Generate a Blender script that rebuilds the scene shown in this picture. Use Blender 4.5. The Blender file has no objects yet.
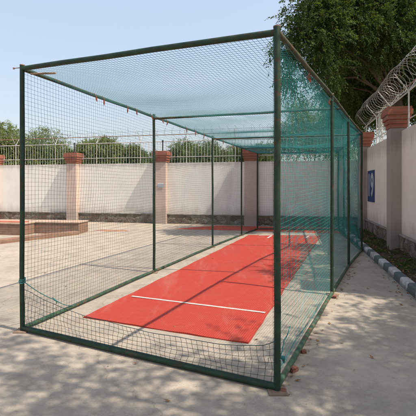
import bpy, bmesh, math, random
import numpy as np
from mathutils import Vector, Matrix
random.seed(7); RNG = np.random.default_rng(11)
S = bpy.context.scene; COL = S.collection; R = math.radians

# ------------------------------------------------------------------ helpers
def tag(o, label=None, cat=None, group=None, kind=None):
    if label: o['label'] = label
    if cat: o['category'] = cat
    if group: o['group'] = group
    if kind: o['kind'] = kind
    return o
def empty(name, loc=(0, 0, 0), rz=0, **k):
    o = bpy.data.objects.new(name, None); COL.objects.link(o)
    o.location = loc; o.rotation_euler = (0, 0, rz); o.empty_display_size = .2
    return tag(o, **k)
class MB:
    """collects verts and faces and links them as one mesh object"""
    def __init__(s): s.v = []; s.f = []; s.m = []
    def add(s, verts, faces, mi=0):
        n = len(s.v); s.v += [tuple(p) for p in verts]
        s.f += [tuple(i + n for i in f) for f in faces]; s.m += [mi] * len(faces)
    def box(s, x0, x1, y0, y1, z0, z1, mi=0, M=None):
        V = [(x, y, z) for z in (z0, z1) for (x, y) in ((x0, y0), (x1, y0), (x1, y1), (x0, y1))]
        if M is not None: V = [M @ Vector(p) for p in V]
        s.add(V, [(0, 3, 2, 1), (4, 5, 6, 7), (0, 1, 5, 4), (1, 2, 6, 5), (2, 3, 7, 6), (3, 0, 4, 7)], mi)
    def tube(s, pts, r, n=10, mi=0, cap=True):
        pts = [Vector(p) for p in pts]; m = len(pts)
        rs = r if isinstance(r, (list, tuple)) else [r] * m
        V = []; ref = None
        for i, p in enumerate(pts):
            t = (pts[min(i + 1, m - 1)] - pts[max(i - 1, 0)]).normalized()
            if ref is None:
                ref = Vector((0, 0, 1)) if abs(t.z) < .9 else Vector((1, 0, 0))
            a = (ref - t * ref.dot(t)).normalized(); ref = a; b = t.cross(a)
            for k in range(n):
                w = 2 * math.pi * k / n
                V.append(p + (a * math.cos(w) + b * math.sin(w)) * rs[i])
        F = []
        for i in range(m - 1):
            for k in range(n):
                k2 = (k + 1) % n
                F.append((i * n + k, i * n + k2, (i + 1) * n + k2, (i + 1) * n + k))
        if cap:
            F.append(tuple(range(n - 1, -1, -1))); F.append(tuple((m - 1) * n + k for k in range(n)))
        s.add(V, F, mi)
    def build(s, name, mats, parent=None, smooth=False, bevel=0):
        me = bpy.data.meshes.new(name); me.from_pydata(s.v, [], s.f)
        mats = mats if isinstance(mats, (list, tuple)) else [mats]
        for m in mats: me.materials.append(m)
        me.polygons.foreach_set('material_index', s.m)
        if smooth:
            me.polygons.foreach_set('use_smooth', [True] * len(me.polygons))
        me.update()
        o = bpy.data.objects.new(name, me); COL.objects.link(o)
        if parent: o.parent = parent
        if smooth:
            try: me.set_sharp_from_angle(angle=R(40))
            except Exception: pass
        if bevel:
            b = o.modifiers.new('bevel', 'BEVEL'); b.width = bevel; b.segments = 2; b.limit_method = 'ANGLE'
        return o
def np_mesh(name, V, F, mat, parent=None, smooth=False):
    """V (n,3) array, F (m,k) array of equal sized faces"""
    me = bpy.data.meshes.new(name); k = F.shape[1]
    me.vertices.add(len(V)); me.vertices.foreach_set('co', np.ascontiguousarray(V, dtype=np.float32).ravel())
    me.loops.add(F.size); me.loops.foreach_set('vertex_index', np.ascontiguousarray(F, dtype=np.int32).ravel())
    me.polygons.add(len(F)); me.polygons.foreach_set('loop_start', np.arange(len(F), dtype=np.int32) * k)
    if smooth: me.polygons.foreach_set('use_smooth', np.ones(len(F), dtype=bool))
    me.materials.append(mat); me.update(calc_edges=True); me.validate()
    o = bpy.data.objects.new(name, me); COL.objects.link(o)
    if parent: o.parent = parent
    return o

# ------------------------------------------------------------------ materials
class Mat:
    def __init__(s, name, rough=.8, spec=.3):
        s.m = bpy.data.materials.new(name); s.m.use_nodes = True
        s.t = s.m.node_tree; s.N = s.t.nodes; s.L = s.t.links
        s.b = s.N['Principled BSDF']; s.out = s.N['Material Output']
        s.b.inputs['Roughness'].default_value = rough
        s.b.inputs['Specular IOR Level'].default_value = spec
        s.co = s.N.new('ShaderNodeTexCoord').outputs['Object']
    def map(s, scale=(1, 1, 1), rot=(0, 0, 0), src=None):
        n = s.N.new('ShaderNodeMapping'); n.inputs['Scale'].default_value = scale
        n.inputs['Rotation'].default_value = rot
        s.L.new(src or s.co, n.inputs['Vector']); return n.outputs[0]
    def noise(s, scale, detail=4, rough=.55, vec=None, dist=0):
        n = s.N.new('ShaderNodeTexNoise'); n.inputs['Scale'].default_value = scale
        n.inputs['Detail'].default_value = detail; n.inputs['Roughness'].default_value = rough
        n.inputs['Distortion'].default_value = dist
        s.L.new(vec or s.co, n.inputs['Vector']); return n.outputs['Fac']
    def voro(s, scale, feature='F1', vec=None, out='Distance', rnd=1):
        n = s.N.new('ShaderNodeTexVoronoi'); n.feature = feature; n.inputs['Scale'].default_value = scale
        n.inputs['Randomness'].default_value = rnd
        s.L.new(vec or s.co, n.inputs['Vector']); return n.outputs[out]
    def ramp(s, fac, stops):
        n = s.N.new('ShaderNodeValToRGB'); e = n.color_ramp.elements
        while len(e) > 1: e.remove(e[0])
        for i, (p, c) in enumerate(stops):
            c = (c, c, c, 1) if isinstance(c, (int, float)) else (*c, 1)
            if i == 0: e[0].position = p; e[0].color = c
            else: e.new(p).color = c
        s.L.new(fac, n.inputs[0]); return n.outputs[0]
    def mix(s, fac, a, b, mode='MIX'):
        n = s.N.new('ShaderNodeMix'); n.data_type = 'RGBA'; n.blend_type = mode
        for k_, v in ((0, fac), (6, a), (7, b)):
            sock = n.inputs[k_]
            if hasattr(v, 'is_linked') or hasattr(v, 'links'): s.L.new(v, sock)
            elif isinstance(v, (int, float)): sock.default_value = v if k_ == 0 else (v, v, v, 1)
            else: sock.default_value = (*v, 1)
        return n.outputs[2]
    def math(s, op, a, b=0):
        n = s.N.new('ShaderNodeMath'); n.operation = op
        for i, v in enumerate((a, b)):
            if isinstance(v, (int, float)): n.inputs[i].default_value = v
            else: s.L.new(v, n.inputs[i])
        return n.outputs[0]
    def color(s, c):
        if isinstance(c, tuple): s.b.inputs['Base Color'].default_value = (*c, 1)
        else: s.L.new(c, s.b.inputs['Base Color'])
    def bump(s, h, strength=.3, dist=.01):
        n = s.N.new('ShaderNodeBump'); n.inputs['Strength'].default_value = strength
        n.inputs['Distance'].default_value = dist
        s.L.new(h, n.inputs['Height']); s.L.new(n.outputs[0], s.b.inputs['Normal'])

def mat_concrete(name, base, dark, tint):
    m = Mat(name, .85, .25)
    big = m.noise(.45, 5, .6); mid = m.noise(2.6, 6, .65); fine = m.noise(70, 3, .6); grit = m.noise(260, 2, .6)
    c = m.mix(m.ramp(big, [(.35, 0), (.68, 1)]), base, tint)
    c = m.mix(m.ramp(mid, [(.44, 0), (.66, .68)]), c, dark)
    c = m.mix(m.ramp(fine, [(.4, .0), (.72, .5)]), c, dark)
    md = m.noise(13, 6, .75); c = m.mix(m.ramp(md, [(.44, 0), (.7, .55)]), c, dark)
    du = m.noise(.9, 6, .7, dist=.6); c = m.mix(m.ramp(du, [(.5, 0), (.68, .5)]), c, tuple(x * 1.12 for x in base))
    spots = m.voro(9, 'F1', m.map((1, 1, 1)))
    c = m.mix(m.ramp(spots, [(.03, .5), (.09, 0)]), c, tuple(x * .55 for x in dark))
    wob = m.N.new('ShaderNodeVectorMath'); wob.operation = 'ADD'
    nz = m.N.new('ShaderNodeTexNoise'); nz.inputs['Scale'].default_value = 1.6; nz.inputs['Detail'].default_value = 6
    m.L.new(m.co, nz.inputs['Vector']); m.L.new(m.co, wob.inputs[0]); m.L.new(nz.outputs['Color'], wob.inputs[1])
    cr = m.voro(.26, 'DISTANCE_TO_EDGE', wob.outputs[0])
    crk = m.ramp(cr, [(.0, 1), (.002, 0)])
    c = m.mix(m.math('MULTIPLY', crk, .3), c, tuple(x * .4 for x in dark))
    m.color(c)
    h = m.math('ADD', m.math('MULTIPLY', fine, .6), m.math('MULTIPLY', grit, .5))
    h = m.math('SUBTRACT', h, m.math('MULTIPLY', crk, .6))
    m.bump(h, .4, .006); return m.m
def mat_plaster(name, base, stain):
    m = Mat(name, .9, .15)
    streak = m.noise(1, 5, .6, m.map((1.1, 1.1, .22))); mot = m.noise(1.3, 6, .6); fine = m.noise(45, 4, .6)
    c = m.mix(m.ramp(mot, [(.38, 0), (.75, .7)]), base, tuple(x * .86 for x in base))
    c = m.mix(m.ramp(streak, [(.55, 0), (.8, .45)]), c, stain)
    z = m.N.new('ShaderNodeSeparateXYZ'); m.L.new(m.co, z.inputs[0])
    low = m.math('ADD', z.outputs['Z'], m.math('MULTIPLY', m.noise(2.2, 5, .7, m.map((1.6, 1.6, .5))), -.9))
    c = m.mix(m.ramp(low, [(.0, .75), (.38, 0)]), c, stain)
    top = m.math('ADD', z.outputs['Z'], m.math('MULTIPLY', m.noise(3.2, 5, .7, m.map((2.5, 2.5, .15))), .9))
    c = m.mix(m.ramp(m.math('SUBTRACT', top, 2.6), [(.35, 0), (.7, .5)]), c, tuple(x * .7 for x in stain))
    m.color(c); m.bump(m.math('ADD', fine, m.math('MULTIPLY', mot, 2)), .25, .012); return m.m
def mat_stone():
    m = Mat('rubble_stone', .9, .2)
    nz = m.N.new('ShaderNodeTexNoise'); nz.inputs['Scale'].default_value = 5; nz.inputs['Detail'].default_value = 4; m.L.new(m.co, nz.inputs['Vector'])
    ad = m.N.new('ShaderNodeMix'); ad.data_type = 'RGBA'; ad.blend_type = 'LINEAR_LIGHT'; ad.inputs[0].default_value = .10; m.L.new(m.co, ad.inputs[6]); m.L.new(nz.outputs['Color'], ad.inputs[7])
    v = m.map((1, 1, 1.6), src=ad.outputs[2]); cell = m.voro(4.2, 'F1', v, 'Color'); ed = m.voro(4.2, 'DISTANCE_TO_EDGE', v)
    sep = m.N.new('ShaderNodeSeparateColor'); m.L.new(cell, sep.inputs[0])
    c = m.ramp(sep.outputs[0], [(0, (.10, .06, .04)), (.3, (.21, .14, .10)), (.6, (.30, .245, .19)), (.85, (.17, .09, .06)), (1, (.36, .32, .26))])
    n = m.noise(9, 6, .7); c = m.mix(m.ramp(n, [(.35, .0), (.7, .8)]), c, (.09, .075, .055))
    mo = m.noise(1.7, 5, .7); c = m.mix(m.ramp(mo, [(.5, 0), (.7, .6)]), c, (.33, .3, .25))
    c = m.mix(m.ramp(ed, [(0, .8), (.05, 0)]), c, (.2, .18, .15))
    m.color(c)
    m.bump(m.math('ADD', m.ramp(ed, [(0, 0), (.12, 1)]), m.math('MULTIPLY', n, .7)), .8, .03); return m.m
def mat_brick(name, a, b, mortar, scale=(1, 1, 1), rot=(R(90), 0, 0), bw=.23, bh=.075):
    m = Mat(name, .88, .2)
    n = m.N.new('ShaderNodeTexBrick'); m.L.new(m.map(scale, rot), n.inputs['Vector'])
    n.inputs['Color1'].default_value = (*a, 1); n.inputs['Color2'].default_value = (*b, 1)
    n.inputs['Mortar'].default_value = (*mortar, 1); n.inputs['Scale'].default_value = 1
    n.inputs['Mortar Size'].default_value = .007; n.inputs['Brick Width'].default_value = bw; n.inputs['Row Height'].default_value = bh
    ns = m.noise(6, 6, .65); c = m.mix(m.ramp(ns, [(.38, 0), (.72, .65)]), n.outputs['Color'], tuple(x * .6 for x in a))
    m.color(c); m.bump(m.math('ADD', m.noise(60, 4, .6), n.outputs['Fac']), .4, .008); return m.m
def mat_paint(name, base, light, rust, amount=.6, rough=.5):
    """old enamel on steel tube: worn lighter paint, rust patches with hard edges"""
    m = Mat(name, rough, .45)
    n1 = m.noise(7, 7, .7); n2 = m.noise(19, 5, .7); n3 = m.noise(2.1, 4, .6)
    c = m.mix(m.ramp(n1, [(.42, 0), (.62, .8)]), base, light)
    msk = m.math('MULTIPLY', m.ramp(n2, [(.52, 0), (.57, 1)]), m.ramp(n3, [(amount - .12, 0), (amount + .06, 1)]))
    rc = m.mix(m.noise(60, 3, .6), rust, tuple(x * .4 for x in rust))
    m.color(m.mix(msk, c, rc))
    m.L.new(m.math('ADD', m.math('MULTIPLY', msk, .35), rough), m.b.inputs['Roughness'])
    m.bump(m.math('ADD', n2, m.math('MULTIPLY', msk, -.6)), .25, .004); return m.m
def mat_plain(name, c, rough=.7, var=.35, scale=14, spec=.3, metallic=0):
    m = Mat(name, rough, spec); m.b.inputs['Metallic'].default_value = metallic
    n = m.noise(scale, 5, .6)
    m.color(m.mix(m.ramp(n, [(.35, 0), (.7, 1)]), c, tuple(x * (1 - var) for x in c)))
    m.bump(n, .15, .004); return m.m
def mat_leaf(name, stops, trans=.35):
    m = Mat(name, .75, .2)
    g = m.N.new('ShaderNodeNewGeometry')
    n = m.noise(1.1, 3, .6)
    f = m.math('ADD', m.math('MULTIPLY', g.outputs['Random Per Island'], .62), m.math('MULTIPLY', n, .42))
    c = m.ramp(f, stops); m.color(c)
    tr = m.N.new('ShaderNodeBsdfTranslucent'); m.L.new(m.mix(.5, c, (.16, .2, .02)), tr.inputs['Color'])
    mx = m.N.new('ShaderNodeMixShader'); mx.inputs[0].default_value = trans
    m.L.new(m.b.outputs[0], mx.inputs[1]); m.L.new(tr.outputs[0], mx.inputs[2]); m.L.new(mx.outputs[0], m.out.inputs['Surface'])
    return m.m
def mat_mat():
    m = Mat('red_rubber_matting', .75, .25)
    vec = m.map((1, 1, 1), (0, 0, R(20.5)))
    w = m.N.new('ShaderNodeTexWave'); w.wave_type = 'BANDS'; w.bands_direction = 'X'; w.inputs['Scale'].default_value = 13
    m.L.new(vec, w.inputs['Vector'])
    w2 = m.N.new('ShaderNodeTexWave'); w2.wave_type = 'BANDS'; w2.bands_direction = 'Y'; w2.inputs['Scale'].default_value = 15
    m.L.new(vec, w2.inputs['Vector'])
    big = m.noise(.8, 5, .65); sm = m.noise(6, 6, .7); st = m.noise(1, 5, .7, m.map((.7, 3.5, 1), (0, 0, R(20.5))))
    c = m.mix(m.ramp(big, [(.35, 0), (.7, .6)]), (.37, .036, .021), (.315, .047, .031))
    c = m.mix(m.ramp(sm, [(.5, 0), (.8, .35)]), c, (.38, .125, .09))
    c = m.mix(m.ramp(st, [(.58, 0), (.82, .5)]), c, (.33, .045, .035))
    ln = m.noise(1, 6, .75, m.map((2.2, .35, 1), (0, 0, R(20.5)))); c = m.mix(m.ramp(ln, [(.52, 0), (.76, .55)]), c, (.40, .17, .125))
    sc = m.noise(3.3, 7, .8, dist=1.2); c = m.mix(m.ramp(sc, [(.6, 0), (.72, .5)]), c, (.24, .04, .03))
    rib = m.math('MULTIPLY', w.outputs['Fac'], m.math('ADD', m.math('MULTIPLY', w2.outputs['Fac'], .45), .55))
    c = m.mix(m.ramp(rib, [(0, .25), (.3, 0)]), c, (.36, .035, .025))
    m.color(c); m.bump(m.math('ADD', rib, m.math('MULTIPLY', sm, .6)), .45, .008); return m.m

def mat_dirty(name, c, dirt):
    m = Mat(name, .85, .2); a = m.noise(11, 6, .7); b = m.noise(3, 5, .7)
    col = m.mix(m.ramp(a, [(.42, 0), (.66, .75)]), c, dirt); col = m.mix(m.ramp(b, [(.48, 0), (.72, .7)]), col, tuple(x * .7 for x in dirt))
    z = m.N.new('ShaderNodeSeparateXYZ'); m.L.new(m.co, z.inputs[0])
    h = m.math('ADD', z.outputs['Z'], m.math('MULTIPLY', a, -.08)); col = m.mix(m.ramp(h, [(-.0, .8), (.05, 0)]), col, tuple(x * .6 for x in dirt))
    m.color(col); m.bump(m.math('ADD', a, m.noise(60, 4, .6)), .5, .008); return m.m
M = dict(
    ground=mat_concrete('ground_concrete', (.405, .34, .268), (.225, .188, .148), (.355, .298, .236)),
    redground=mat_plain('red_painted_ground', (.50, .07, .042), .9, .4, 3),
    soil=mat_plain('verge_soil', (.085, .062, .04), .95, .6, 5, .1),
    wallb=mat_plaster('white_wall_plaster', (.84, .785, .70), (.54, .475, .405)),
    wall=mat_plaster('wall_plaster', (.84, .735, .615), (.46, .385, .315)),
    pier=mat_plaster('pier_plaster', (.60, .45, .375), (.36, .29, .24)),
    pier2=mat_plaster('bare_pier_plaster', (.40, .33, .28), (.24, .19, .16)),
    stone=mat_stone(),
    coping=mat_plain('plinth_coping', (.34, .29, .25), .9, .5, 5),
    cap=mat_brick('cap_brick', (.36, .125, .075), (.29, .095, .06), (.27, .17, .13)),
    low=mat_brick('low_wall_brick', (.27, .155, .105), (.215, .12, .08), (.26, .2, .16)),
    lowtop_lit=mat_dirty('low_wall_coping_lit', (.42, .30, .225), (.30, .21, .155)),  # paler than the brickwork: sunlight on the top put into the colour
    clay=mat_plain('red_clay', (.42, .12, .075), .95, .4, 4),
    patch=mat_plain('clay_dust', (.36, .18, .12), .95, .4, 5),
    fence=mat_plain('fence_paint', (.58, .55, .5), .5, .35, 9),
    rustpipe=mat_plain('rusty_pipe', (.30, .2, .14), .8, .5, 12),
    wire=mat_plain('galvanised_wire', (.30, .285, .265), .5, .4, 9, .5, .5),
    dark=mat_plain('dark_iron', (.05, .048, .045), .6, .4, 12),
    post=mat_paint('green_post_paint', (.004, .021, .009), (.013, .045, .018), (.10, .05, .025), .60, .6),
    rail=mat_paint('worn_rail_paint', (.016, .036, .018), (.085, .085, .045), (.15, .07, .035), .47, .65),
    base=mat_paint('base_rail_paint', (.016, .055, .032), (.07, .115, .068), (.22, .09, .045), .53, .65),
    net_dark=mat_plain('weathered_green_twine', (.028, .062, .058), .8, .3, 3),
    net_teal=mat_plain('teal_twine', (.018, .24, .22), .7, .35, 2),
    net_roof=mat_plain('faded_teal_twine', (.05, .27, .275), .75, .35, 2),
    rope=mat_plain('teal_rope', (.035, .17, .16), .7, .3, 20),
    tie=mat_plain('red_tie', (.34, .075, .035), .85, .5, 25),
    mat=mat_mat(),
    white=mat_plain('white_line_paint', (.60, .52, .47), .8, .4, 9),
    kerbw=mat_dirty('kerb_white', (.54, .50, .485), (.24, .21, .18)),
    kerbg=mat_dirty('kerb_teal', (.075, .115, .115), (.16, .15, .13)),
    blue=mat_plain('sign_blue', (.018, .05, .16), .6, .25, 4),
    signw=mat_dirty('sign_white', (.80, .80, .80), (.55, .57, .6)),
    brick=mat_dirty('loose_brick', (.38, .085, .05), (.27, .13, .085)),
    bark=mat_plain('bark', (.085, .062, .045), .95, .5, 8, .1),
    leafA=mat_leaf('dark_leaf', [(.1, (.012, .030, .010)), (.5, (.034, .070, .017)), (.78, (.064, .108, .024)), (.95, (.17, .19, .04))], .34),
    leafB=mat_leaf('olive_leaf', [(.1, (.09, .12, .035)), (.5, (.155, .195, .06)), (.9, (.24, .265, .09))], .3),
    leafC=mat_leaf('deep_leaf', [(.1, (.055, .085, .03)), (.5, (.10, .14, .05)), (.9, (.16, .20, .07))], .3),
    grass=mat_leaf('weed', [(.1, (.04, .07, .015)), (.6, (.08, .12, .03)), (.95, (.17, .15, .06))], .3),
    dry=mat_leaf('dry_leaf', [(.1, (.14, .07, .03)), (.6, (.26, .14, .06)), (.95, (.34, .2, .1))], .15),
)

# ------------------------------------------------------------------ camera, light, sky
HC = 1.65; F = 381.0; HY = 187.0
cam = bpy.data.cameras.new('camera'); co = bpy.data.objects.new('camera', cam); COL.objects.link(co)
co.location = (0, 0, HC); co.rotation_euler = (R(90), 0, 0)
cam.sensor_width = 36; cam.lens = F / 416 * 36; cam.shift_y = -(208 - HY) / 416
cam.clip_start = .05; cam.clip_end = 3000
S.camera = co
EL = R(58.5); AZ = math.atan2(.902, -.432)          # towards the sun, clockwise from +Y
to_sun = Vector((math.sin(AZ) * math.cos(EL), math.cos(AZ) * math.cos(EL), math.sin(EL)))
sl = bpy.data.lights.new('sun', 'SUN'); sl.energy = 4.1; sl.angle = R(.55); sl.color = (1, .925, .81)
so = bpy.data.objects.new('sun', sl); COL.objects.link(so)
so.location = to_sun * 40; so.rotation_euler = to_sun.to_track_quat('Z', 'Y').to_euler()
W = bpy.data.worlds.new('World'); S.world = W; W.use_nodes = True
nt = W.node_tree; bg = nt.nodes['Background']
sky = nt.nodes.new('ShaderNodeTexSky'); sky.sky_type = 'NISHITA'; sky.sun_disc = False
sky.sun_elevation = EL; sky.sun_rotation = AZ; sky.air_density = 1.6; sky.dust_density = 3.2; sky.ozone_density = 1.5
veil = nt.nodes.new('ShaderNodeMix'); veil.data_type = 'RGBA'; veil.inputs[0].default_value = .55   # thin high haze over the blue
veil.inputs[7].default_value = (2.6, 2.86, 3.58, 1)
nt.links.new(sky.outputs[0], veil.inputs[6]); nt.links.new(veil.outputs[2], bg.inputs[0]); bg.inputs[1].default_value = .15
S.view_settings.view_transform = 'Standard'; S.view_settings.look = 'None'
S.view_settings.exposure = .7; S.view_settings.gamma = 1
S.view_settings.use_curve_mapping = False

# the boundary walls share one frame: x along the back wall, y along the side wall
O = Vector((4.83, 9.51, 0)); YA = R(-12.5)
FR = Matrix.Translation(O) @ Matrix.Rotation(YA, 4, 'Z')
def yard(x, y, z=0): return FR @ Vector((x, y, z))
CY = 6.09                                            # back wall face in that frame

# ------------------------------------------------------------------ ground
def ragged(poly, k, amp, seed):
    r_ = random.Random(seed); out = []
    for a, b in zip(poly, poly[1:] + poly[:1]):
        for i in range(k):
            t = i / k; out.append((a[0] + (b[0] - a[0]) * t + r_.uniform(-amp, amp), a[1] + (b[1] - a[1]) * t + r_.uniform(-amp, amp)))
    return out
def sheet(name, poly, z, mat, sub=None):
    mb = MB(); mb.add([(p[0], p[1], z) for p in poly], [tuple(range(len(poly)))])
    return tag(mb.build(name, mat), kind='structure')
sheet('ground', [(-900, -400), (900, -400), (900, 1800), (-900, 1800)], 0, M['ground'])
rnd = random.Random(3)
rp = [(-1.3, 14.9), (-.3, 14.75), (.6, 14.55), (1.84, 14.3), (3, 13.85), (4.3, 13.5), (4.85, 13.45), (5.25, 15.25), (4.2, 15.5), (2.2, 15.9), (.4, 16.25), (-.6, 15.6)]
sheet('red_ground_strip', ragged(rp, 6, .05, 1), .004, M['redground'])
sheet('red_clay_patch', ragged([(-4.35, 14.4), (-3.6, 14.1), (-2.9, 14.2), (-3.3, 14.6), (-4.15, 14.75)], 7, .07, 2), .004, M['patch'])
# verge between kerb and side wall: uneven soil
nx, ny = 8, 120
V = []; Fc = []
for j in range(ny + 1):
    for i in range(nx + 1):
        x = -.76 + .80 * i / nx; y = -13 + (CY + 13) * j / ny
        p = yard(x, y, .055 + .035 * math.sin(i * 2.1 + j * 1.3) * math.sin(j * .7) + rnd.uniform(-.015, .015) + .05 * i / nx)
        V.append(p)
for j in range(ny):
    for i in range(nx):
        a = j * (nx + 1) + i; Fc.append((a, a + 1, a + nx + 2, a + nx + 1))
mb = MB(); mb.add(V, Fc); tag(mb.build('verge', M['soil'], smooth=True), kind='structure')
# kerb: painted stones in white and dark teal
mb = MB(); y = -13; k = 0
while y < CY - .3:
    L = .42
    h = .135 + rnd.uniform(-.006, .006); dx = rnd.uniform(-.008, .008)
    prof = [(-.89 + dx, 0), (-.875 + dx, h - .02), (-.855 + dx, h), (-.75 + dx, h), (-.74 + dx, 0)]
    V = [yard(a, y + .004, b) for a, b in prof] + [yard(a, y + L - .004, b) for a, b in prof]
    mb.add(V, [(i, i + 5, (i + 1) % 5 + 5, (i + 1) % 5) for i in range(5)] + [(0, 1, 2, 3, 4), (9, 8, 7, 6, 5)], k % 2)
    y += L; k += 1
tag(mb.build('kerb', [M['kerbw'], M['kerbg']], bevel=.008), kind='structure')

# ------------------------------------------------------------------ walls
def pilaster(parent, cx, cy, wx, wy, zc, zt, mat, fl=.6):
    """pier centred at cx,cy (frame coordinates) with a stepped brick cap"""
    mb = MB(); mb.box(cx - wx / 2, cx + wx / 2, cy - wy / 2, cy + wy / 2, -.1, zc)
    p = mb.build('pilaster', mat, parent, bevel=.01)
    mb = MB(); h = (zt - zc); st = [(.03, 0, .2), (.075, .2, .4), (.12, .4, .62), (.165, .62, .86), (.14, .86, 1)]
    for e, a, b in st:
        e *= fl
        mb.box(cx - wx / 2 - e, cx + wx / 2 + e, cy - wy / 2 - e, cy + wy / 2 + e, zc + a * h - (.004 if a else 0), zc + b * h)
    mb.build('cap', M['cap'], p, bevel=.012)
    return p
HB = 2.74; HS = 3.05; PT = .25
bw = empty('boundary_wall', O, YA, label='long pale plastered back wall with brick capped pillars behind the cage', cat='wall')
mb = MB(); mb.box(-30, .26, CY, CY + .25, .40, HB); mb.build('wall_panel', M['wallb'], bw)
mb = MB(); mb.box(-30, .26, CY - .055, CY + .30, -.1, .40); mb.build('plinth', M['stone'], bw)
mb = MB(); mb.box(-30, .26, CY - .075, CY - .003, .40, .445); mb.build('coping', M['coping'], bw, bevel=.01)
PX = [-26.1, -21.7, -17.3, -12.86, -8.43, -4.40]
for x in PX: pilaster(bw, x, CY - PT / 2 + .1, .52, PT + .2, HB + .02, HB + .52, M['pier'])
sw = empty('boundary_wall', O, YA, label='tall plastered side wall in shade along the striped kerb', cat='wall')
mb = MB(); mb.box(0, .25, -4.3, CY - .08, .44, HS); mb.build('wall_panel', M['wall'], sw)  # near end cut short out of frame, letting dappled light onto the path
mb = MB(); mb.box(-.06, .3, -4.3, CY - .08, -.1, .44); mb.build('plinth', M['stone'], sw)
mb = MB(); mb.box(-.08, -.003, -4.3, CY - .08, .44, .485); mb.build('coping', M['coping'], sw, bevel=.01)
PY = [.2, 4.72, -4.2]
for y in PY: pilaster(sw, -.256 / 2 + .06, y, .256 + .12, .41, HS + .08, HS + .6, M['pier2'], .72)

def fence(label, along, fixed, a0, a1, z0, z1, step, ph, skip, mats, gap=.42, pitch=.115):
    """railing on top of a wall; along = 0 runs in frame x, 1 in frame y"""
    t = empty('wall_railing', O, YA, label=label, cat='railing')
    def P(a, off, z): return (a, fixed + off, z) if along == 0 else (fixed + off, a, z)
    for z, r in ((z0 + .28 * (z1 - z0), .014), (z1, .018)):
        mb = MB(); mb.tube([P(a0, 0, z), P(a1, 0, z)], r, 6); mb.build('rail', mats, t)
    n0 = math.ceil((a0 - ph) / step); n1 = math.floor((a1 - ph) / step)
    for k in range(n0, n1 + 1):
        a = ph + k * step
        mb = MB(); mb.tube([P(a, 0, z0 - .02), P(a, 0, z1 + .02)], .019, 6); mb.build('post', mats, t)
        mb = MB(); s = -1 if along == 1 else -1
        mb.tube([P(a, 0, z1), P(a, s * .33, z1 + .44)], .013, 5); mb.tube([P(a, 0, z1 + .003), P(a, -s * .22, z1 + .34)], .013, 5)
        mb.build('bracket', mats, t)
        if k < n1:
            mb = MB(); nb = int(step / pitch)
            for i in range(1, nb):
                b = a + step * i / nb
                if any(abs(b - q) < gap and (along == 0 or q > -.5) for q in skip):
                    if along == 1: continue
                    zb = z0 + .62
                else: zb = z0 - .02
                mb.tube([P(b, 0, zb), P(b, 0, z1 + .01)], .0075, 4, cap=False)
            mb.build('bar_panel', mats, t)
    mb = MB()
    mb.tube([P(a0, .22, z1 + .34), P(a1, .22, z1 + .34)], .017, 6); mb.build('outer_rail', M['rustpipe'], t)
    mb = MB(); mb.tube([P(a0, -.33, z1 + .44), P(a1, -.33, z1 + .44)], .005, 4); mb.build('line_wire', M['wire'], t)
    return t
def coil(label, along, fixed, a0, a1, zc, rad, pitch, r, barbs=1, hands=(1, -1)):
    V = MB(); rr = random.Random(5)
    def P(a, off, z): return Vector((a, fixed + off, z) if along == 0 else (fixed + off, a, z))
    for hand in hands:
        ph = 0 if hand == 1 else 1.3
        n = int((a1 - a0) / pitch * 18); pts = []
        for i in range(n + 1):
            w = hand * (2 * math.pi * i / 18) + ph; a = a0 + (a1 - a0) * i / n
            k = rad * (1 + .06 * math.sin(a * 1.7 + hand) + .03 * math.sin(a * 5.1))
            pts.append(P(a + .045 * math.sin(2 * w + a), k * math.cos(w), zc + k * math.sin(w) + .02 * math.sin(a * 2.3)))
        V.tube(pts, r, 3, cap=False)
        if barbs:
            for i in range(0, n - 1):
                if rr.random() > barbs: continue
                p = (pts[i] + pts[i + 1]) / 2; d = (pts[i + 1] - pts[i]).normalized()
                s = d.cross(Vector((rr.uniform(-1, 1), rr.uniform(-1, 1), rr.uniform(-1, 1)))).normalized()
                for q in (s,):
                    V.add([p + d * .028 + q * .016, p + d * .006, p - d * .028 + q * .016, p - d * .028 - q * .016, p - d * .006, p + d * .028 - q * .016], [(0, 1, 2, 3, 4, 5)])
    o = V.build('razor_wire', M['wire']); o.location = O; o.rotation_euler = (0, 0, YA)
    return tag(o, label, 'razor wire')
fence('thin white metal railing along the top of the back wall', 0, CY + .12, -30, -.1, HB, 3.72, 2.215, PX[4] - 1.1, PX, M['fence'], .42, .135)
coil('thin razor wire coil above the back wall railing', 0, CY + .06, -30, -.3, 3.72 + .36, .27, .36, .004, 0, (1,))
fence('weathered railing with V brackets on top of the side wall', 1, .12, -4.2, CY - .2, HS, 4.0, 1.82, -.17, PY, M['fence'], 1.45, .13)
coil('big silver razor wire coil lying in the V brackets above the side wall', 1, .06, -4.2, CY - .3, 4.0 + .40, .31, .255, .0062, .5, (1,))
for i, x in enumerate((PX[3], PX[4])):
    mb = MB(); mb.tube([(0, 0, 0), (0, 0, .42)], .028, 8); mb.tube([(0, 0, .42), (0, 0, .5)], .04, 8)
    o = mb.build('lamp_stub', M['dark'], smooth=True); o.location = yard(x + .05, CY - .05, HB + .52)
    tag(o, ['short dark iron stub on the back wall pillar behind the low brick wall', 'short dark iron stub on the middle pillar of the back wall'][i], 'iron stub', 'iron stubs on the back wall pillars')

# notice on the pillar, number board on the side wall
nb = MB(); nb.box(-.13, .13, -.008, 0, -.10, .10)
o = nb.build('paper_notice', M['signw']); o.location = yard(PX[4] + .02, CY - PT - .012 + .0, 1.72); o.rotation_euler = (0, 0, YA)
tag(o, 'small white paper notice stuck on the middle pillar of the back wall', 'notice')
ns = empty('number_board', yard(-.002, 3.72, 1.68), YA - R(90), label='blue square board with a white number 19 on the side wall', cat='sign')
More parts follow.
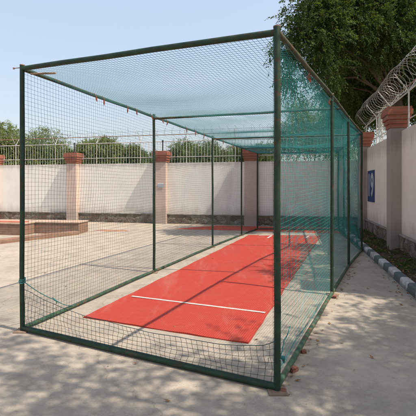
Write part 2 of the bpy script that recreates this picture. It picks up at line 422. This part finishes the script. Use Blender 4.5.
# local x runs to the viewer's right, y away from the wall is negative
mb = MB(); mb.box(-.56, .56, -.022, 0, -.54, .54); mb.build('plate', M['blue'], ns, bevel=.004)
mb = MB()
for a in ((-.52, .52, .47, .495), (-.52, .52, -.495, -.47), (-.52, -.495, -.468, .468), (.495, .52, -.468, .468)):
    mb.box(a[0], a[1], -.026, -.0225, a[2], a[3])
mb.build('border', M['blue'], ns)
cu = bpy.data.curves.new('digits', 'FONT'); cu.body = '19'; cu.size = 1.05; cu.align_x = 'CENTER'; cu.align_y = 'CENTER'; cu.extrude = .002; cu.offset = .035
tmp = bpy.data.objects.new('tmp', cu); COL.objects.link(tmp); bpy.context.view_layer.update()
me = bpy.data.meshes.new_from_object(tmp.evaluated_get(bpy.context.evaluated_depsgraph_get())); bpy.data.objects.remove(tmp)
me.materials.clear(); me.materials.append(M['signw'])
d = bpy.data.objects.new('digits', me); COL.objects.link(d); d.parent = ns; d.location = (0, -.027, 0); d.rotation_euler = (R(90), 0, 0)

# ------------------------------------------------------------------ low brick walls at the left
def low_wall(label, a, b, depth, h, top=None):
    a = Vector((*a, 0)); b = Vector((*b, 0)); L = (b - a).length; ang = math.atan2((b - a).y, (b - a).x)
    t = empty('low_brick_wall', a, ang, label=label, cat='low wall', group='low brick walls by the cage')
    mb = MB(); mb.box(0, L, 0, depth, -.05, h - .05); mb.build('brickwork', M['low'], t, bevel=.008)
    mb = MB(); mb.box(-.02, L + .02, -.02, depth + .02, h - .05, h); mb.build('coping', M['lowtop_lit'], t, bevel=.012)
    if top:
        mb = MB(); mb.box(.12, L - .12, .12, depth - .12, h - .02, h + .03); mb.build('clay_fill', M['clay'], t, bevel=.02)
    return t
low_wall('long low brick wall ending beside the cage in front of the back wall', (-8.2, 13.75), (-4.53, 13.35), .78, .42)
low_wall('short low brick block topped with red clay at the far left', (-9.5, 13.6), (-6.25, 12.95), .55, .42, True)
mb = MB()
a = Vector((-8.5, 7.4, 0)); b = Vector((-4.45, 13.18, 0)); L = (b - a).length
mb.box(0, L, 0, .3, -.04, .125)
o = mb.build('brick_edging', M['low'], bevel=.01); o.location = a; o.rotation_euler = (0, 0, math.atan2((b - a).y, (b - a).x))
tag(o, 'narrow ankle high brick edging running up to the low brick wall', 'edging')

# ------------------------------------------------------------------ pitch mat
A, B, C, D = Vector((-1.575, 4.8)), Vector((.42, 4.0)), Vector((3.85, 12.94)), Vector((1.39, 12.99))
def pm(u, v):        # u across from left, v along
    return (A.lerp(D, v)).lerp(B.lerp(C, v), u)
nu, nv = 40, 160; V = []; Fc = []
def mz(u, v):
    e = min(u, 1 - u); 
    z = .014 + .004 * math.sin(v * 37 + u * 5) * math.sin(u * 9 + v * 11)
    z += .005 * math.exp(-(v / .012) ** 2) * (.5 + .5 * math.sin(u * 21))
    return z
for j in range(nv + 1):
    for i in range(nu + 1):
        u, v = i / nu, j / nv
        p = pm(u, v)
        wob = .005 * math.sin(v * 43) + .004 * math.sin(v * 97 + 1)
        wv = .005 * math.sin(u * 7 + .5) + .003 * math.sin(u * 40)
        q = p + Vector((wob * (1 if i in (0, nu) else .0), wv * (1 if j in (0, nv) else 0)))
        V.append((q.x, q.y, mz(u, v)))
for j in range(nv):
    for i in range(nu):
        a = j * (nu + 1) + i; Fc.append((a, a + 1, a + nu + 2, a + nu + 1))
# skirt
per = [i for i in range(nu + 1)] + [j * (nu + 1) + nu for j in range(1, nv + 1)] + [nv * (nu + 1) + i for i in range(nu - 1, -1, -1)] + [j * (nu + 1) for j in range(nv - 1, 0, -1)]
n0 = len(V); V += [(V[i][0], V[i][1], .001) for i in per]
for k in range(len(per)):
    k2 = (k + 1) % len(per); Fc.append((per[k], n0 + k, n0 + k2, per[k2]))
mb = MB(); mb.add(V, Fc)
pit = mb.build('pitch_mat', M['mat'], smooth=True); tag(pit, 'long red ribbed rubber pitch mat lying inside the net cage', 'cricket mat')
def stripe(p, q, w, z=.0192):
    p = Vector(p); q = Vector(q); d = (q - p).normalized(); s = Vector((-d.y, d.x)) * w / 2
    mb = MB(); n = 24; V = []; Fc = []
    for i in range(n + 1):
        c = p.lerp(q, i / n); e = 1 + .12 * math.sin(i * 2.7)
        V += [(c.x + s.x * e, c.y + s.y * e, z), (c.x - s.x * e, c.y - s.y * e, z)]
    for i in range(n): Fc.append((2 * i, 2 * i + 1, 2 * i + 3, 2 * i + 2))
    mb.add(V, Fc); mb.build('crease_line', M['white'], pit)
stripe((-1.14, 5.70), (.745, 4.952), .046)
def gp(px, py): d_ = F * HC / (py - HY); return ((px - 208) / F * d_, d_)
stripe(gp(259, 235.9), gp(272, 236), .07); stripe(gp(271.5, 236.2), gp(267.5, 238.6), .06)
stripe(gp(309, 236.1), gp(320.8, 236.5), .07); stripe(gp(309, 236.2), gp(305.6, 238.8), .06)

# ------------------------------------------------------------------ the cage
ZT = 3.02
LP = [(-2.127, 4.366), (-1.04, 7.34), (.123, 10.41), (1.138, 12.94), (1.92, 14.79)]
RP = [(.558, 3.08), (1.894, 5.82), (2.90, 7.86), (3.93, 9.75)]
P5 = yard(-.96, 3.2); P6 = yard(-.96, 4.85)
RP2 = RP + [(P5.x, P5.y), (P6.x, P6.y)]
LZ = [3.02, 3.02, 3.02, 3.0, 2.99]; RZ = [2.905, 3.05, 3.08, 3.05, 3.03, 3.0]
cage = empty('practice_net_cage', (0, 0, 0), label='tall green steel pipe cricket practice cage hung with netting', cat='net cage')
for i, p in enumerate(LP + RP2):
    r = .026 if i != 5 else .028
    mb = MB(); top = (LZ + RZ)[i] + (.035 if i == 5 else .02)
    z = [0, .7, 1.5, 2.3, top]; j = .006
    mb.tube([(p[0] + rnd.uniform(-j, j), p[1] + rnd.uniform(-j, j), q) for q in z], r, 14)
    o = mb.build('post', M['post'], cage, smooth=True)
    mb = MB(); mb.box(p[0] - .075, p[0] + .075, p[1] - .075, p[1] + .075, .001, .014)
    o2 = mb.build('base_plate', M['rustpipe'], o, bevel=.003)
    mb = MB(); mb.tube([(p[0], p[1], top - .001), (p[0], p[1], top + .01)], r * 1.12, 14); mb.build('post_cap', M['rustpipe'], o, smooth=True)
def rail(name, pts, z, r, mat, jit=.006):
    q = []; zz = z if isinstance(z, list) else [z] * len(pts)
    for a, b, za, zb in zip(pts[:-1], pts[1:], zz[:-1], zz[1:]):
        for k in range(5):
            t = k / 5; q.append((a[0] + (b[0] - a[0]) * t, a[1] + (b[1] - a[1]) * t, za + (zb - za) * t + (rnd.uniform(-jit, jit))))
    q.append((pts[-1][0], pts[-1][1], zz[-1])); mb = MB(); mb.tube(q, r, 12); return mb.build(name, mat, cage, smooth=True)
def off(p, dx, dy): return (p[0] + dx, p[1] + dy)
# rails sit beside the posts, on the inner face
rail('top_rail', LP, [q_ - .02 for q_ in LZ], .024, M['rail']); rail('top_rail', RP2, RZ, .024, M['rail'])
rail('bottom_rail', LP, .036, .025, M['base']); rail('bottom_rail', RP2, .036, .025, M['base'])
rail('front_beam', [LP[0], RP[0]], [LZ[0] - .01, RZ[0] - .005], .027, M['post']); rail('front_sill', [LP[0], RP[0]], .034, .029, M['post'])
rail('back_sill', [LP[4], RP2[5]], .034, .022, M['base'])
for a, b in ((LP[1], (2.24, 6.50)), (LP[2], RP[3]), (LP[3], RP2[4]), (LP[4], RP2[5])):
    rail('crossbar', [a, b], [ZT - .055, ZT - .03], .021, M['rail'])
e = (Vector(RP[0]) - Vector(LP[0])).normalized()
mb = MB(); mb.tube([(LP[0][0] + .06, LP[0][1] + .08, ZT - .05), (LP[0][0] + .38, LP[0][1] + .0, ZT - .065)], .011, 8); mb.build('pipe_offcut', M['rustpipe'], cage, smooth=True)
mb = MB(); mb.tube([(LP[0][0] - .1, LP[0][1] + .0, ZT - .01), (LP[0][0] + .02, LP[0][1], ZT)], .005, 6); mb.tube([(LP[0][0] - .105, LP[0][1], ZT - .012), (LP[0][0] - .09, LP[0][1], ZT - .009)], .012, 6)
mb.build('bolt', M['rustpipe'], cage, smooth=True)

def wob(seed, amp):
    r = np.random.default_rng(seed); ks = r.uniform(.6, 5.5, (7, 2)); ph = r.uniform(0, 6.3, 7); am = amp * r.uniform(.3, 1, 7) / (1 + ks.sum(1) * .25)
    return lambda a, b: sum(am[i] * np.sin(ks[i, 0] * a + ks[i, 1] * b + ph[i]) for i in range(7))
def net(name, Pf, Lu, Lv, cu, cv, r, mat, seg=.10):
    """grid of twine on the surface Pf(u in 0..1, v in 0..1)"""
    Vs = []; Fs = []; base = 0
    nu_ = max(2, int(round(Lu / cu))); nv_ = max(2, int(round(Lv / cv)))
    for axis, n, L in ((0, nv_, Lu), (1, nu_, Lv)):
        m = max(4, int(L / seg)) + 1
        s = np.linspace(0, 1, m); c = np.linspace(0, 1, n + 1)
        Sg, Cg = np.meshgrid(s, c)
        u, v = (Sg, Cg) if axis == 0 else (Cg, Sg)
        P = Pf(u, v); eps = 1e-3
        du = Pf(u + eps, v) - Pf(u - eps, v); dv = Pf(u, v + eps) - Pf(u, v - eps)
        nrm = np.cross(du, dv); nrm /= np.linalg.norm(nrm, axis=-1, keepdims=True) + 1e-9
        t = du if axis == 0 else dv; t = t / (np.linalg.norm(t, axis=-1, keepdims=True) + 1e-9)
        b = np.cross(t, nrm)
        ring = []
        for k in range(3):
            w = 2 * math.pi * k / 3 + .5; ring.append(P + r * (math.cos(w) * nrm + math.sin(w) * b))
        V = np.stack(ring, axis=2).reshape(-1, 3)                    # line, sample, ring
        li, si = np.meshgrid(np.arange(n + 1), np.arange(m - 1), indexing='ij')
        a0 = (li * m + si) * 3
        for k in range(3):
            k2 = (k + 1) % 3
            Fs.append(np.stack([a0 + k, a0 + k2, a0 + 3 + k2, a0 + 3 + k], -1).reshape(-1, 4) + base)
        Vs.append(V); base += len(V)
    return np_mesh(name, np.concatenate(Vs), np.concatenate(Fs), mat, cage)
def polyf(pts):
    p = np.array(pts, float); seg = np.linalg.norm(np.diff(p, axis=0), axis=1); cum = np.concatenate([[0], np.cumsum(seg)])
    def f(u):
        s = u * cum[-1]; return np.interp(s, cum, p[:, 0]), np.interp(s, cum, p[:, 1])
    return f, cum[-1]
def side_net(name, pts, seed, amp, inward, cu, cv, r, mat, z0=.07, zs=None, sagk=.02):
    f, L = polyf(pts); z1 = max(zs); cum_ = np.concatenate([[0], np.cumsum(np.linalg.norm(np.diff(np.array(pts, float), axis=0), axis=1))]) / L; w = wob(seed, amp); w2 = wob(seed + 1, amp * .7); w3 = wob(seed + 2, amp)
    dx, dy = pts[-1][0] - pts[0][0], pts[-1][1] - pts[0][1]; n = np.array([dy, -dx]) / math.hypot(dx, dy) * inward
    t = np.array([dx, dy]) / math.hypot(dx, dy)
    def P(u, v):
        x, y = f(np.clip(u, 0, 1)); ed = np.clip(np.sin(np.pi * np.clip(v, 0, 1)), 0, 1) * np.clip(u * L / .7 + .12, 0, 1)
        d = .03 + ed * (.035 + w(u * L, v * 3)); s = w2(u * L, v * 4) * (.15 + ed)
        zt = np.interp(np.clip(u, 0, 1), cum_, np.array(zs) - .03); zz = z0 + v * (zt - z0) - sagk * np.abs(np.sin(u * L * 1.55)) * v ** 2 + .5 * w3(u * L * 1.6, v * 4) * ed
        return np.stack([x + n[0] * d + t[0] * s, y + n[1] * d + t[1] * s, zz], -1)
    return net(name, P, L, z1 - z0, cu, cv, r, mat)
side_net('side_net', LP, 1, .016, 1, .05, .05, .0015, M['net_dark'], zs=LZ)
side_net('side_net', RP2, 5, .017, -1, .046, .046, .0014, M['net_teal'], zs=RZ, sagk=.03)
side_net('back_net', [LP[4], RP2[5]], 9, .02, 1, .09, .09, .0011, M['net_dark'], zs=[2.97, 2.97])
# roof: sagging between crossbars
fl, LL = polyf(LP); 
rp_ = np.array(RP2); 
def fr(u):  # point on right rail matching left parameter (through crossbar ends)
    us = np.array([0, .283, .575, .825, 1.0]); xs = np.array([RP[0][0], 2.24, RP[3][0], P5.x, P6.x]); ys = np.array([RP[0][1], 6.5, RP[3][1], P5.y, P6.y])
    return np.interp(u, us, xs), np.interp(u, us, ys)
wr = wob(21, .02); bays = np.array([0, .283, .575, .825, 1.0])
def roofP(u, v):
    u_ = np.clip(u, 0, 1); lx, ly = fl(u_); rx, ry = fr(u_)
    k = np.clip(np.searchsorted(bays, u_, side='right') - 1, 0, 3); t = (u_ - bays[k]) / (bays[k + 1] - bays[k])
    vv = np.clip(v, 0, 1); eg0 = np.clip(u_ * LL / .8, 0, 1)
    sag = .065 * np.sin(np.pi * t) * (.25 + .75 * np.sin(np.pi * vv)) + .02 * np.sin(np.pi * vv) + .02 * np.abs(np.sin(vv * 19)) * np.exp(-((t) / .1) ** 2) * eg0
    zl = np.interp(u_, bays, LZ); zr = np.interp(u_, bays, [RZ[0], 3.03, RZ[3], RZ[4], RZ[5]])
    eg = np.clip(u_ * LL / .8, 0, 1)
    z = zl + (zr - zl) * vv - .012 - .03 * eg - sag * np.sin(np.pi * vv) ** .5 + wr(u * LL, v * 3) * np.sin(np.pi * vv) * eg
    x = lx + (rx - lx) * v; y = ly + (ry - ly) * v
    return np.stack([x + .5 * wr(u * LL + 3, v * 3 + 1) * eg, y + .6 * wr(u * LL * 1.3, v * 3 + 2) * eg, z], -1)
net('roof_net', roofP, LL, 3.3, .043, .043, .0017, M['net_roof'])
# low front net strip and its head rope
ht_x = [0, .06, .15, .3, .5, .75, .9, .96, 1]; ht_y = [.47, .43, .385, .335, .30, .285, .31, .36, .42]
wf = wob(31, .035)
def frontP(u, v):
    uu = np.clip(u, 0, 1); x = LP[0][0] + (RP[0][0] - LP[0][0]) * u; y = LP[0][1] + (RP[0][1] - LP[0][1]) * u
    h = np.interp(uu, ht_x, ht_y); d = .5 * wf(u * 3, v * 2) * np.clip(v, 0, 1) + .04 * v * np.sin(np.pi * uu)
    return np.stack([x + e.y * d + .35 * wf(u * 6, v * 3), y - e.x * d, .045 + v * (h - .045) + .3 * wf(u * 9 + 4, v * 2) * v], -1)
net('front_net', frontP, 2.98, .33, .055, .055, .0019, M['net_dark'], .05)
us = np.linspace(0, 1, 60); pts = frontP(us, np.ones(60)); mb = MB(); mb.tube([tuple(p) for p in pts], .003, 6); mb.build('head_rope', M['net_dark'], cage)
# red ties below the left rail and at the right rail
def on_rail(px, P0, P1, z):
    k = (px - 208) / F; a = Vector(P0); b = Vector(P1); t = (k * a.y - a.x) / ((b.x - a.x) - k * (b.y - a.y)); p = a.lerp(b, t); return Vector((p.x, p.y, z))
for px in (94, 102, 126, 134.7, 150, 160.6, 166, 185, 194, 203, 222, 232, 248):
    p = on_rail(px, LP[0], LP[4], ZT - .055); n = .10 * rnd.uniform(.7, 1.3)
    if 154 < px < 155: continue
    p += Vector((.035, -.012, 0)); mb = MB(); sx = rnd.uniform(-.03, .03)
    mb.tube([p + Vector((-.03, 0, .05)), p, p + Vector((sx * .4, 0, -n * .5)), p + Vector((sx, .01, -n))], [.005, .008, .012, .004], 5)
    mb.build('tie', M['tie'], cage)
for px, k in ((313, 1.0), (332, .7)):
    p = on_rail(px, RP[0], RP[2], ZT - .05); mb = MB(); mb.tube([p + Vector((-.02, 0, .03)), p + Vector((-.05, 0, -.04 * k)), p + Vector((-.03, 0, -.1 * k))], [.012, .022 * k, .008], 6); mb.build('tie', M['tie'], cage)
# teal ropes
def rope(pts, r=.007):
    mb = MB(); q = []
    P = [Vector(p) for p in pts]
    for a, b in zip(P[:-1], P[1:]):
        for k in range(8): q.append(a.lerp(b, k / 8) + Vector((0, 0, -.02 * math.sin(math.pi * k / 8))))
    q.append(P[-1]); mb.tube(q, r, 6); mb.build('rope', M['rope'], cage)
l0 = Vector((*LP[0], 0)); ld = (Vector((*LP[1], 0)) - l0).normalized(); li = Vector((ld.y, -ld.x, 0))
rope([l0 + Vector((-.03, -.03, .58)), l0 + Vector((.035, -.03, .57)), l0 + ld * .47 + li * .04 + Vector((0, 0, .23)), l0 + ld * .82 + li * .02 + Vector((0, 0, .05))], .0045)
mb = MB(); c = l0 + ld * .47 + li * .04 + Vector((0, 0, .23)); mb.tube([c + Vector((-.03, 0, .03)), c, c + Vector((.03, 0, -.02)), c + Vector((.02, 0, -.05))], [.005, .012, .011, .003], 6); mb.build('knot', M['rope'], cage)
for zz in (.56, .585, .60):
    mb = MB(); mb.tube([l0 + Vector((math.cos(w) * .031, math.sin(w) * .031, zz + .01 * math.sin(w))) for w in np.linspace(0, 6.3, 14)], .006, 5); mb.build('lashing', M['rope'], cage)
r0 = Vector((*RP[0], 0)); rd = (Vector((*RP[1], 0)) - r0).normalized(); ri = Vector((-rd.y, rd.x, 0))
rope([r0 + Vector((.02, -.03, .27)), r0 + rd * .09 + Vector((0, 0, .24)), r0 + rd * .3 + ri * .02 + Vector((0, 0, .30)), r0 + rd * .55 + ri * .03 + Vector((0, 0, .34))], .0045)
c = r0 + rd * .09 + Vector((0, 0, .235)); mb = MB(); mb.tube([c + Vector((-.03, 0, .02)), c, c + Vector((.03, 0, .0)), c + Vector((.035, .01, -.05))], [.01, .02, .018, .005], 6); mb.build('knot', M['rope'], cage)
rope([r0 + rd * .1 + ri * .03 + Vector((0, 0, .10)), r0 + rd * .8 + ri * .02 + Vector((0, 0, .16)), r0 + rd * 1.6 + ri * .03 + Vector((0, 0, .10)), r0 + rd * 2.6 + ri * .03 + Vector((0, 0, .12))], .0035)

# loose bricks along the right base rail
bl = ['red brick lump by the base rail nearest the front corner post', 'second red brick lump from the corner post, beside the base rail', 'small red brick piece by the base rail near the second right post', 'flat rusty brick shard tucked under the front corner post']
for i, (px, py, sx, sy, sz, rz) in enumerate(((293.5, 371.5, .07, .05, .04, .6), (303.5, 353, .045, .04, .03, .2), (334.5, 298, .075, .05, .035, 1.1), (280.5, 391.5, .08, .045, .018, -.3))):
    bm = bmesh.new(); bmesh.ops.create_cube(bm, size=1); bmesh.ops.subdivide_edges(bm, edges=bm.edges[:], cuts=5, use_grid_fill=True)
    rr = random.Random(i + 40)
    for v in bm.verts:
        v.co += Vector((rr.uniform(-.09, .09), rr.uniform(-.09, .09), rr.uniform(-.06, .06) if v.co.z > -.4 else 0)); v.co.x *= sx; v.co.y *= sy; v.co.z = (v.co.z + .5) * sz
    me = bpy.data.meshes.new('loose_brick'); bm.to_mesh(me); bm.free(); me.materials.append(M['brick'])
    o = bpy.data.objects.new('loose_brick', me); COL.objects.link(o); g = gp(px, py); o.location = (g[0], g[1], 0); o.rotation_euler = (0, 0, rz)
    tag(o, bl[i], 'brick', 'broken bricks along the cage')

# ------------------------------------------------------------------ vegetation
def unit(a): return a / (np.linalg.norm(a, axis=-1, keepdims=True) + 1e-9)
def quads(c, d, s, L, Wd):
    """leaf diamonds: base c, direction d, side s"""
    L = L[:, None]; Wd = Wd[:, None]; nrm = unit(np.cross(d, s))
    V = np.stack([c, c + d * L * .45 + s * Wd * .5 , c + d * L - nrm * L * .12, c + d * L * .45 - s * Wd * .5], 1)
    return V.reshape(-1, 3)
def foliage(name, lobes, n, K, leaf, mat, parent, rng, droop=.5, twig=.45, fill=.45, spread=.16, clump=.75):
    """twigs of K leaflets spread through ellipsoid lobes (cx,cy,cz,rx,ry,rz)"""
    lo = np.array(lobes, float); vol = lo[:, 3] * lo[:, 4] * lo[:, 5]; vol = vol ** .75; pr = vol / vol.sum()
    idx = rng.choice(len(lo), n, p=pr); d = unit(rng.normal(size=(n, 3)))
    rad = rng.uniform(0, 1, n) ** fill
    # clumps: pull each twig towards one of a set of clump directions
    cl = unit(rng.normal(size=(len(lo), 16, 3))); near = cl[idx, rng.integers(0, 16, n)]
    d = unit(d * .62 + near * clump); rad = rad * (1 + spread * rng.normal(size=n))
    c = lo[idx, :3] + d * lo[idx, 3:6] * rad[:, None]
    ax = unit(d * .8 + rng.normal(size=(n, 3)) * .55 + np.array([0, 0, -droop]))
    tl = twig * rng.uniform(.6, 1.3, n)
    Vs = []
    side = unit(np.cross(ax, rng.normal(size=(n, 3))))
    for k in range(K):
        t = (k + .5) / K; p = c + ax * (tl * t)[:, None]; p[:, 2] -= droop * .55 * tl * t * t
        sg = 1 if k % 2 else -1
        dd = unit(ax * .55 + side * sg * (.85 * (1 - .55 * t)) + np.array([0, 0, -droop * .7 * t - .12]) + rng.normal(size=(n, 3)) * .22)
        ss = unit(np.cross(dd, np.cross(ax, side) + rng.normal(size=(n, 3)) * .5))
        L = leaf * rng.uniform(.7, 1.3, n); Vs.append(quads(p, dd, ss, L, L * rng.uniform(.28, .42, n)))
    V = np.concatenate(Vs); Fq = np.arange(len(V)).reshape(-1, 4)
    return np_mesh(name, V, Fq, mat, parent)
def limbs(parent, base, lobes, r0, rng, fork=.45, mat=None, lift=None):
    mb = MB(); b = Vector(base); c = Vector(np.mean(np.array(lobes)[:, :3], axis=0))
    top = b.lerp(c, .55); top.x = b.x * .7 + c.x * .3; top.y = b.y * .7 + c.y * .3
    if lift: top.z = lift
    fk = b.lerp(top, fork)
    mb.tube([b - Vector((0, 0, .2)), b + Vector((0, 0, .25)), b.lerp(fk, .5) + Vector((.06, -.05, 0)), fk, top], [r0 * 1.5, r0 * 1.08, r0 * .92, r0 * .85, r0 * .5], 12)
    for l in lobes:
        e_ = Vector(l[:3]); st = fk.lerp(top, rng.uniform(0, 1)); m1 = st.lerp(e_, .45) + Vector((0, 0, .35 * (e_ - st).length * .3))
        rr = r0 * .42 * min(1.2, .5 + l[3] * .3); rr *= .8; mb.tube([st, m1, e_], [rr, rr * .55, rr * .18], 7)
        for q in range(6):
            dv = Vector(rng.normal(size=3)).normalized(); tip = e_ + Vector((dv.x * l[3], dv.y * l[4], dv.z * l[5])) * .85
            mid = m1.lerp(e_, rng.uniform(.3, 1)); mb.tube([mid, mid.lerp(tip, .5) + Vector((0, 0, .12)), tip], [rr * .25, rr * .15, .006], 5)
    return mb.build('trunk', mat or M['bark'], parent, smooth=True)
def tree(name, label, base, lobes, n, K, leaf, mat, r0, seed, group=None, cat='tree', lift=None, fork=.45, **k):
    t = empty(name, base, label=label, cat=cat, group=group); rng = np.random.default_rng(seed)
    rel = [(l[0] - base[0], l[1] - base[1], l[2], l[3], l[4], l[5]) for l in lobes]
    limbs(t, (0, 0, 0), rel, r0, rng, fork, None, lift); foliage('crown', rel, n, K, leaf, mat, t, rng, **k)
    return t
def q(px, py, dd, r, ry=None, rz=None): 
    return ((px - 208) / F * dd, dd, HC + (HY - py) / F * dd, r, ry or r, rz or r)
# the big tree seen behind the side wall
lobA = [q(286, 50, 12, .55), q(298, 36, 12, .7), q(318, 32, 12, .85), q(306, 8, 12, .75), q(297, 80, 12.2, .5), q(322, 8, 12, .8), q(345, 12, 12.5, 1.15), q(328, 66, 12.3, .7), q(338, 42, 13, 1.0),
        q(372, 30, 13.2, 1.35), q(400, 14, 13.5, 1.6), q(350, 88, 17.4, 1.2), q(374, 74, 17, 1.5), q(402, 68, 14.8, 1.4), q(422, 45, 14.6, 1.9), q(365, 62, 16.8, 1.7), q(390, 40, 15.6, 2.0), q(350, 45, 15.4, 1.5),
        q(436, 95, 14.6, 1.5), q(344, 72, 15.6, 1.0), q(360, 84, 16.4, 1.2), q(336, 84, 14.6, .8), q(380, 58, 15.2, 1.3), q(352, 98, 17, 1.1), q(392, 84, 15.4, 1.1), q(366, 96, 16.8, 1.1), q(410, 88, 15, 1.2), q(352, 110, 18.2, 1.3), q(346, 122, 19, 1.2), q(368, 112, 18, 1.3), q(384, 98, 17, 1.2), q(424, 112, 15, 1.2), q(365, -25, 13, 1.6), q(405, -40, 13.8, 2.0), q(330, -18, 12.5, 1.1)]
tree('shade_tree', 'huge dark leafy tree rising behind the razor wire of the side wall', (7.4, 14, 0), lobA, 26000, 13, .10, M['leafA'], .26, 3, 'shade trees behind the side wall', droop=.42, twig=.44, fill=.55, spread=.10, clump=1.15, lift=5.6, fork=.8)
# its neighbours along the wall, out of frame, throwing the dappled shade on the path
lobB = [(5.6, 2.9, 5.7, .9, 1.0, .6), (6.3, 4.0, 6.3, 1.1, 1.1, .8), (6.5, 6.7, 5.7, 1.2, 1.4, .9), (7.0, 6.0, 6.2, 1.6, 1.5, 1.2), (6.9, 8.6, 6.3, 1.2, 1.3, .9), (6.6, 4.9, 6.2, 1.0, 1.2, .8), (7.4, 7.6, 7.2, 1.5, 1.5, 1.1), (6.4, 5.2, 7.2, 1.4, 1.4, 1)]
tree('shade_tree', 'tall leafy tree overhanging the side wall to the right of the view', (7.4, 6.4, 0), lobB, 2700, 9, .12, M['leafA'], .2, 4, 'shade trees behind the side wall', droop=.4, twig=.42, clump=1.3, spread=.1)
lobC = [(5.0, 2.3, 5.4, .8, .8, .5), (3.9, 1.8, 5.2, .8, .7, .5), (6.4, 2.6, 5.9, 1.0, 1.0, .7), (2.0, .9, 6.4, 1.2, 1.1, .8), (3.3, .1, 6.0, 1.3, 1.1, .8), (4.4, 1.2, 6.3, 1.4, 1.3, .9), (5.4, 2.3, 6.2, 1.3, 1.3, .9), (3.4, -1.1, 6.6, 1.3, 1.2, .8), (5.2, -.4, 6.8, 1.5, 1.4, 1), (1.3, 1.8, 6.9, .9, .8, .6), (6.3, 1.0, 6.8, 1.3, 1.3, 1), (2.0, -.9, 6.8, 1.2, 1, .7)]
tree('shade_tree', 'wide spreading leafy tree hanging over the path beside the viewer', (5.6, .6, 0), lobC, 4300, 9, .12, M['leafA'], .24, 5, 'shade trees behind the side wall', droop=.4, twig=.42, clump=1.2, spread=.1)
# bushy trees beyond the back wall
bs = [(2, 124, 21, 'olive'), (47, 129, 23, 'olive'), (88, 141, 11, 'olive'), (106, 139, 17, 'olive'), (133, 147, 14, 'deep'), (183, 141, 17, 'deep'), (205, 143, 22, 'deep'), (236, 147, 16, 'deep'), (30, 146, 16, 'deep'), (70, 150, 16, 'deep'), (150, 153, 18, 'deep'), (262, 145, 20, 'deep')]
lab = ['round olive green treetop at the far left above the back wall', 'broad rounded olive treetop above the back wall beside the cage front post', 'small olive treetop just right of the first full wall pillar', 'wide olive treetop centred between the two brick capped pillars', 'low green treetop left of the middle wall pillar', 'green treetop just right of the middle wall pillar', 'broad hazy green treetop between middle and far pillars', 'green treetop left of the far pillar behind the netting', 'low dark bush between the two leftmost olive treetops', 'low dark bush behind the first full wall pillar', 'low dark bush behind the middle wall pillar', 'green treetop right of the far pillar behind the corner post']
for i, (px, py, hw, kd) in enumerate(bs):
    dd = 24 + (i % 3) * 1.2 + (0 if i < 8 else 1.5); c = (px - 208) / F * dd; top = HC + (HY - py) / F * dd; rw = hw / F * dd
    rg = np.random.default_rng(100 + i); lb = []
    lb.append((c, dd, top - rw * .72, rw * .9, rw, rw * .78))
    for s_ in range(5):
        lb.append((c + rg.uniform(-.75, .75) * rw, dd + rg.uniform(-.5, .5), max(1.2, top - rw * rg.uniform(.7, 1.6)), rw * .5, rw * .5, rw * .42))
    lb.append((c, dd, max(1.3, top - rw * 1.9), rw * 1.05, rw, max(.8, rw)))
    tree('bushy_tree', lab[i], (c, dd, 0), lb, 6000, 7, .11, M['leafB'] if kd == 'olive' else M['leafC'], .09, 200 + i, 'bushy trees beyond the back wall', droop=.15, twig=.26, spread=.06)
lbn = [q(300, 118, 21, .9), q(308, 132, 21, 1.2), q(292, 140, 21.3, 1.0), q(325, 128, 21.5, 1.2), q(335, 145, 22, 1.3)]
tree('bushy_tree', 'light green tree seen through the teal netting left of the side wall', (5.8, 21.5, 0), lbn, 4500, 8, .1, M['leafB'], .1, 240, 'bushy trees beyond the back wall', droop=.3, twig=.4)

# weeds on the verge, fallen leaves
n = 2600; rg = RNG
yy = rg.uniform(-9, 5.8, n); xx = np.where(rg.uniform(size=n) < .5, rg.uniform(-.74, -.1, n), rg.normal(-.42, .16, n)); xx = np.clip(xx, -.73, -.07)
keep = (np.sin(yy * 2.3) + np.sin(yy * 5.1 + xx * 6) + rg.normal(size=n) * .6) > -.4; xx = xx[keep]; yy = yy[keep]; n = len(xx)
c_, s_ = math.cos(YA), math.sin(YA)
P = np.stack([O.x + xx * c_ - yy * s_, O.y + xx * s_ + yy * c_, np.full(n, .055) + .05 * (xx + .76) / .8], -1)
d_ = unit(np.concatenate([rg.normal(size=(n, 2)) * .7, rg.uniform(.3, 1, (n, 1))], 1)); sd = unit(np.cross(d_, rg.normal(size=(n, 3))))
L = rg.uniform(.04, .13, n); V = quads(P, d_, sd, L, L * rg.uniform(.15, .45, n))
tag(np_mesh('weeds', V, np.arange(len(V)).reshape(-1, 4), M['grass']), 'low weeds on the soil strip between kerb and side wall', 'weeds', kind='stuff')
pts = []
for _ in range(1700): pts.append(yard(rg.uniform(-.75, -.06), rg.uniform(-8, 5.8), .10))
for _ in range(170): pts.append(yard(-.9 - abs(rg.normal(0, .10)), rg.uniform(-7, 4), .008))
for _ in range(90):
    t = rg.uniform(0, .95); k = int(t * 3); a = Vector((*RP[k], .008)); b = Vector((*RP[k + 1], .008)); p = a.lerp(b, t * 3 - k); pts.append(p + Vector((rg.uniform(.03, .16), rg.uniform(-.1, 0), 0)))
for _ in range(60): pts.append(Vector((rg.uniform(-4, 3.2), rg.uniform(1.8, 9), .008)))
P = np.array([tuple(p) for p in pts]); n = len(P)
d_ = unit(np.concatenate([rg.normal(size=(n, 2)), rg.uniform(-.05, .25, (n, 1))], 1)); sd = unit(np.cross(d_, np.array([0, 0, 1.]) + rg.normal(size=(n, 3)) * .25))
L = rg.uniform(.025, .065, n); V = quads(P, d_, sd, L, L * .45)
tag(np_mesh('fallen_leaves', V, np.arange(len(V)).reshape(-1, 4), M['dry']), 'dry brown leaves fallen along the kerb and cage', 'leaf litter', kind='stuff')
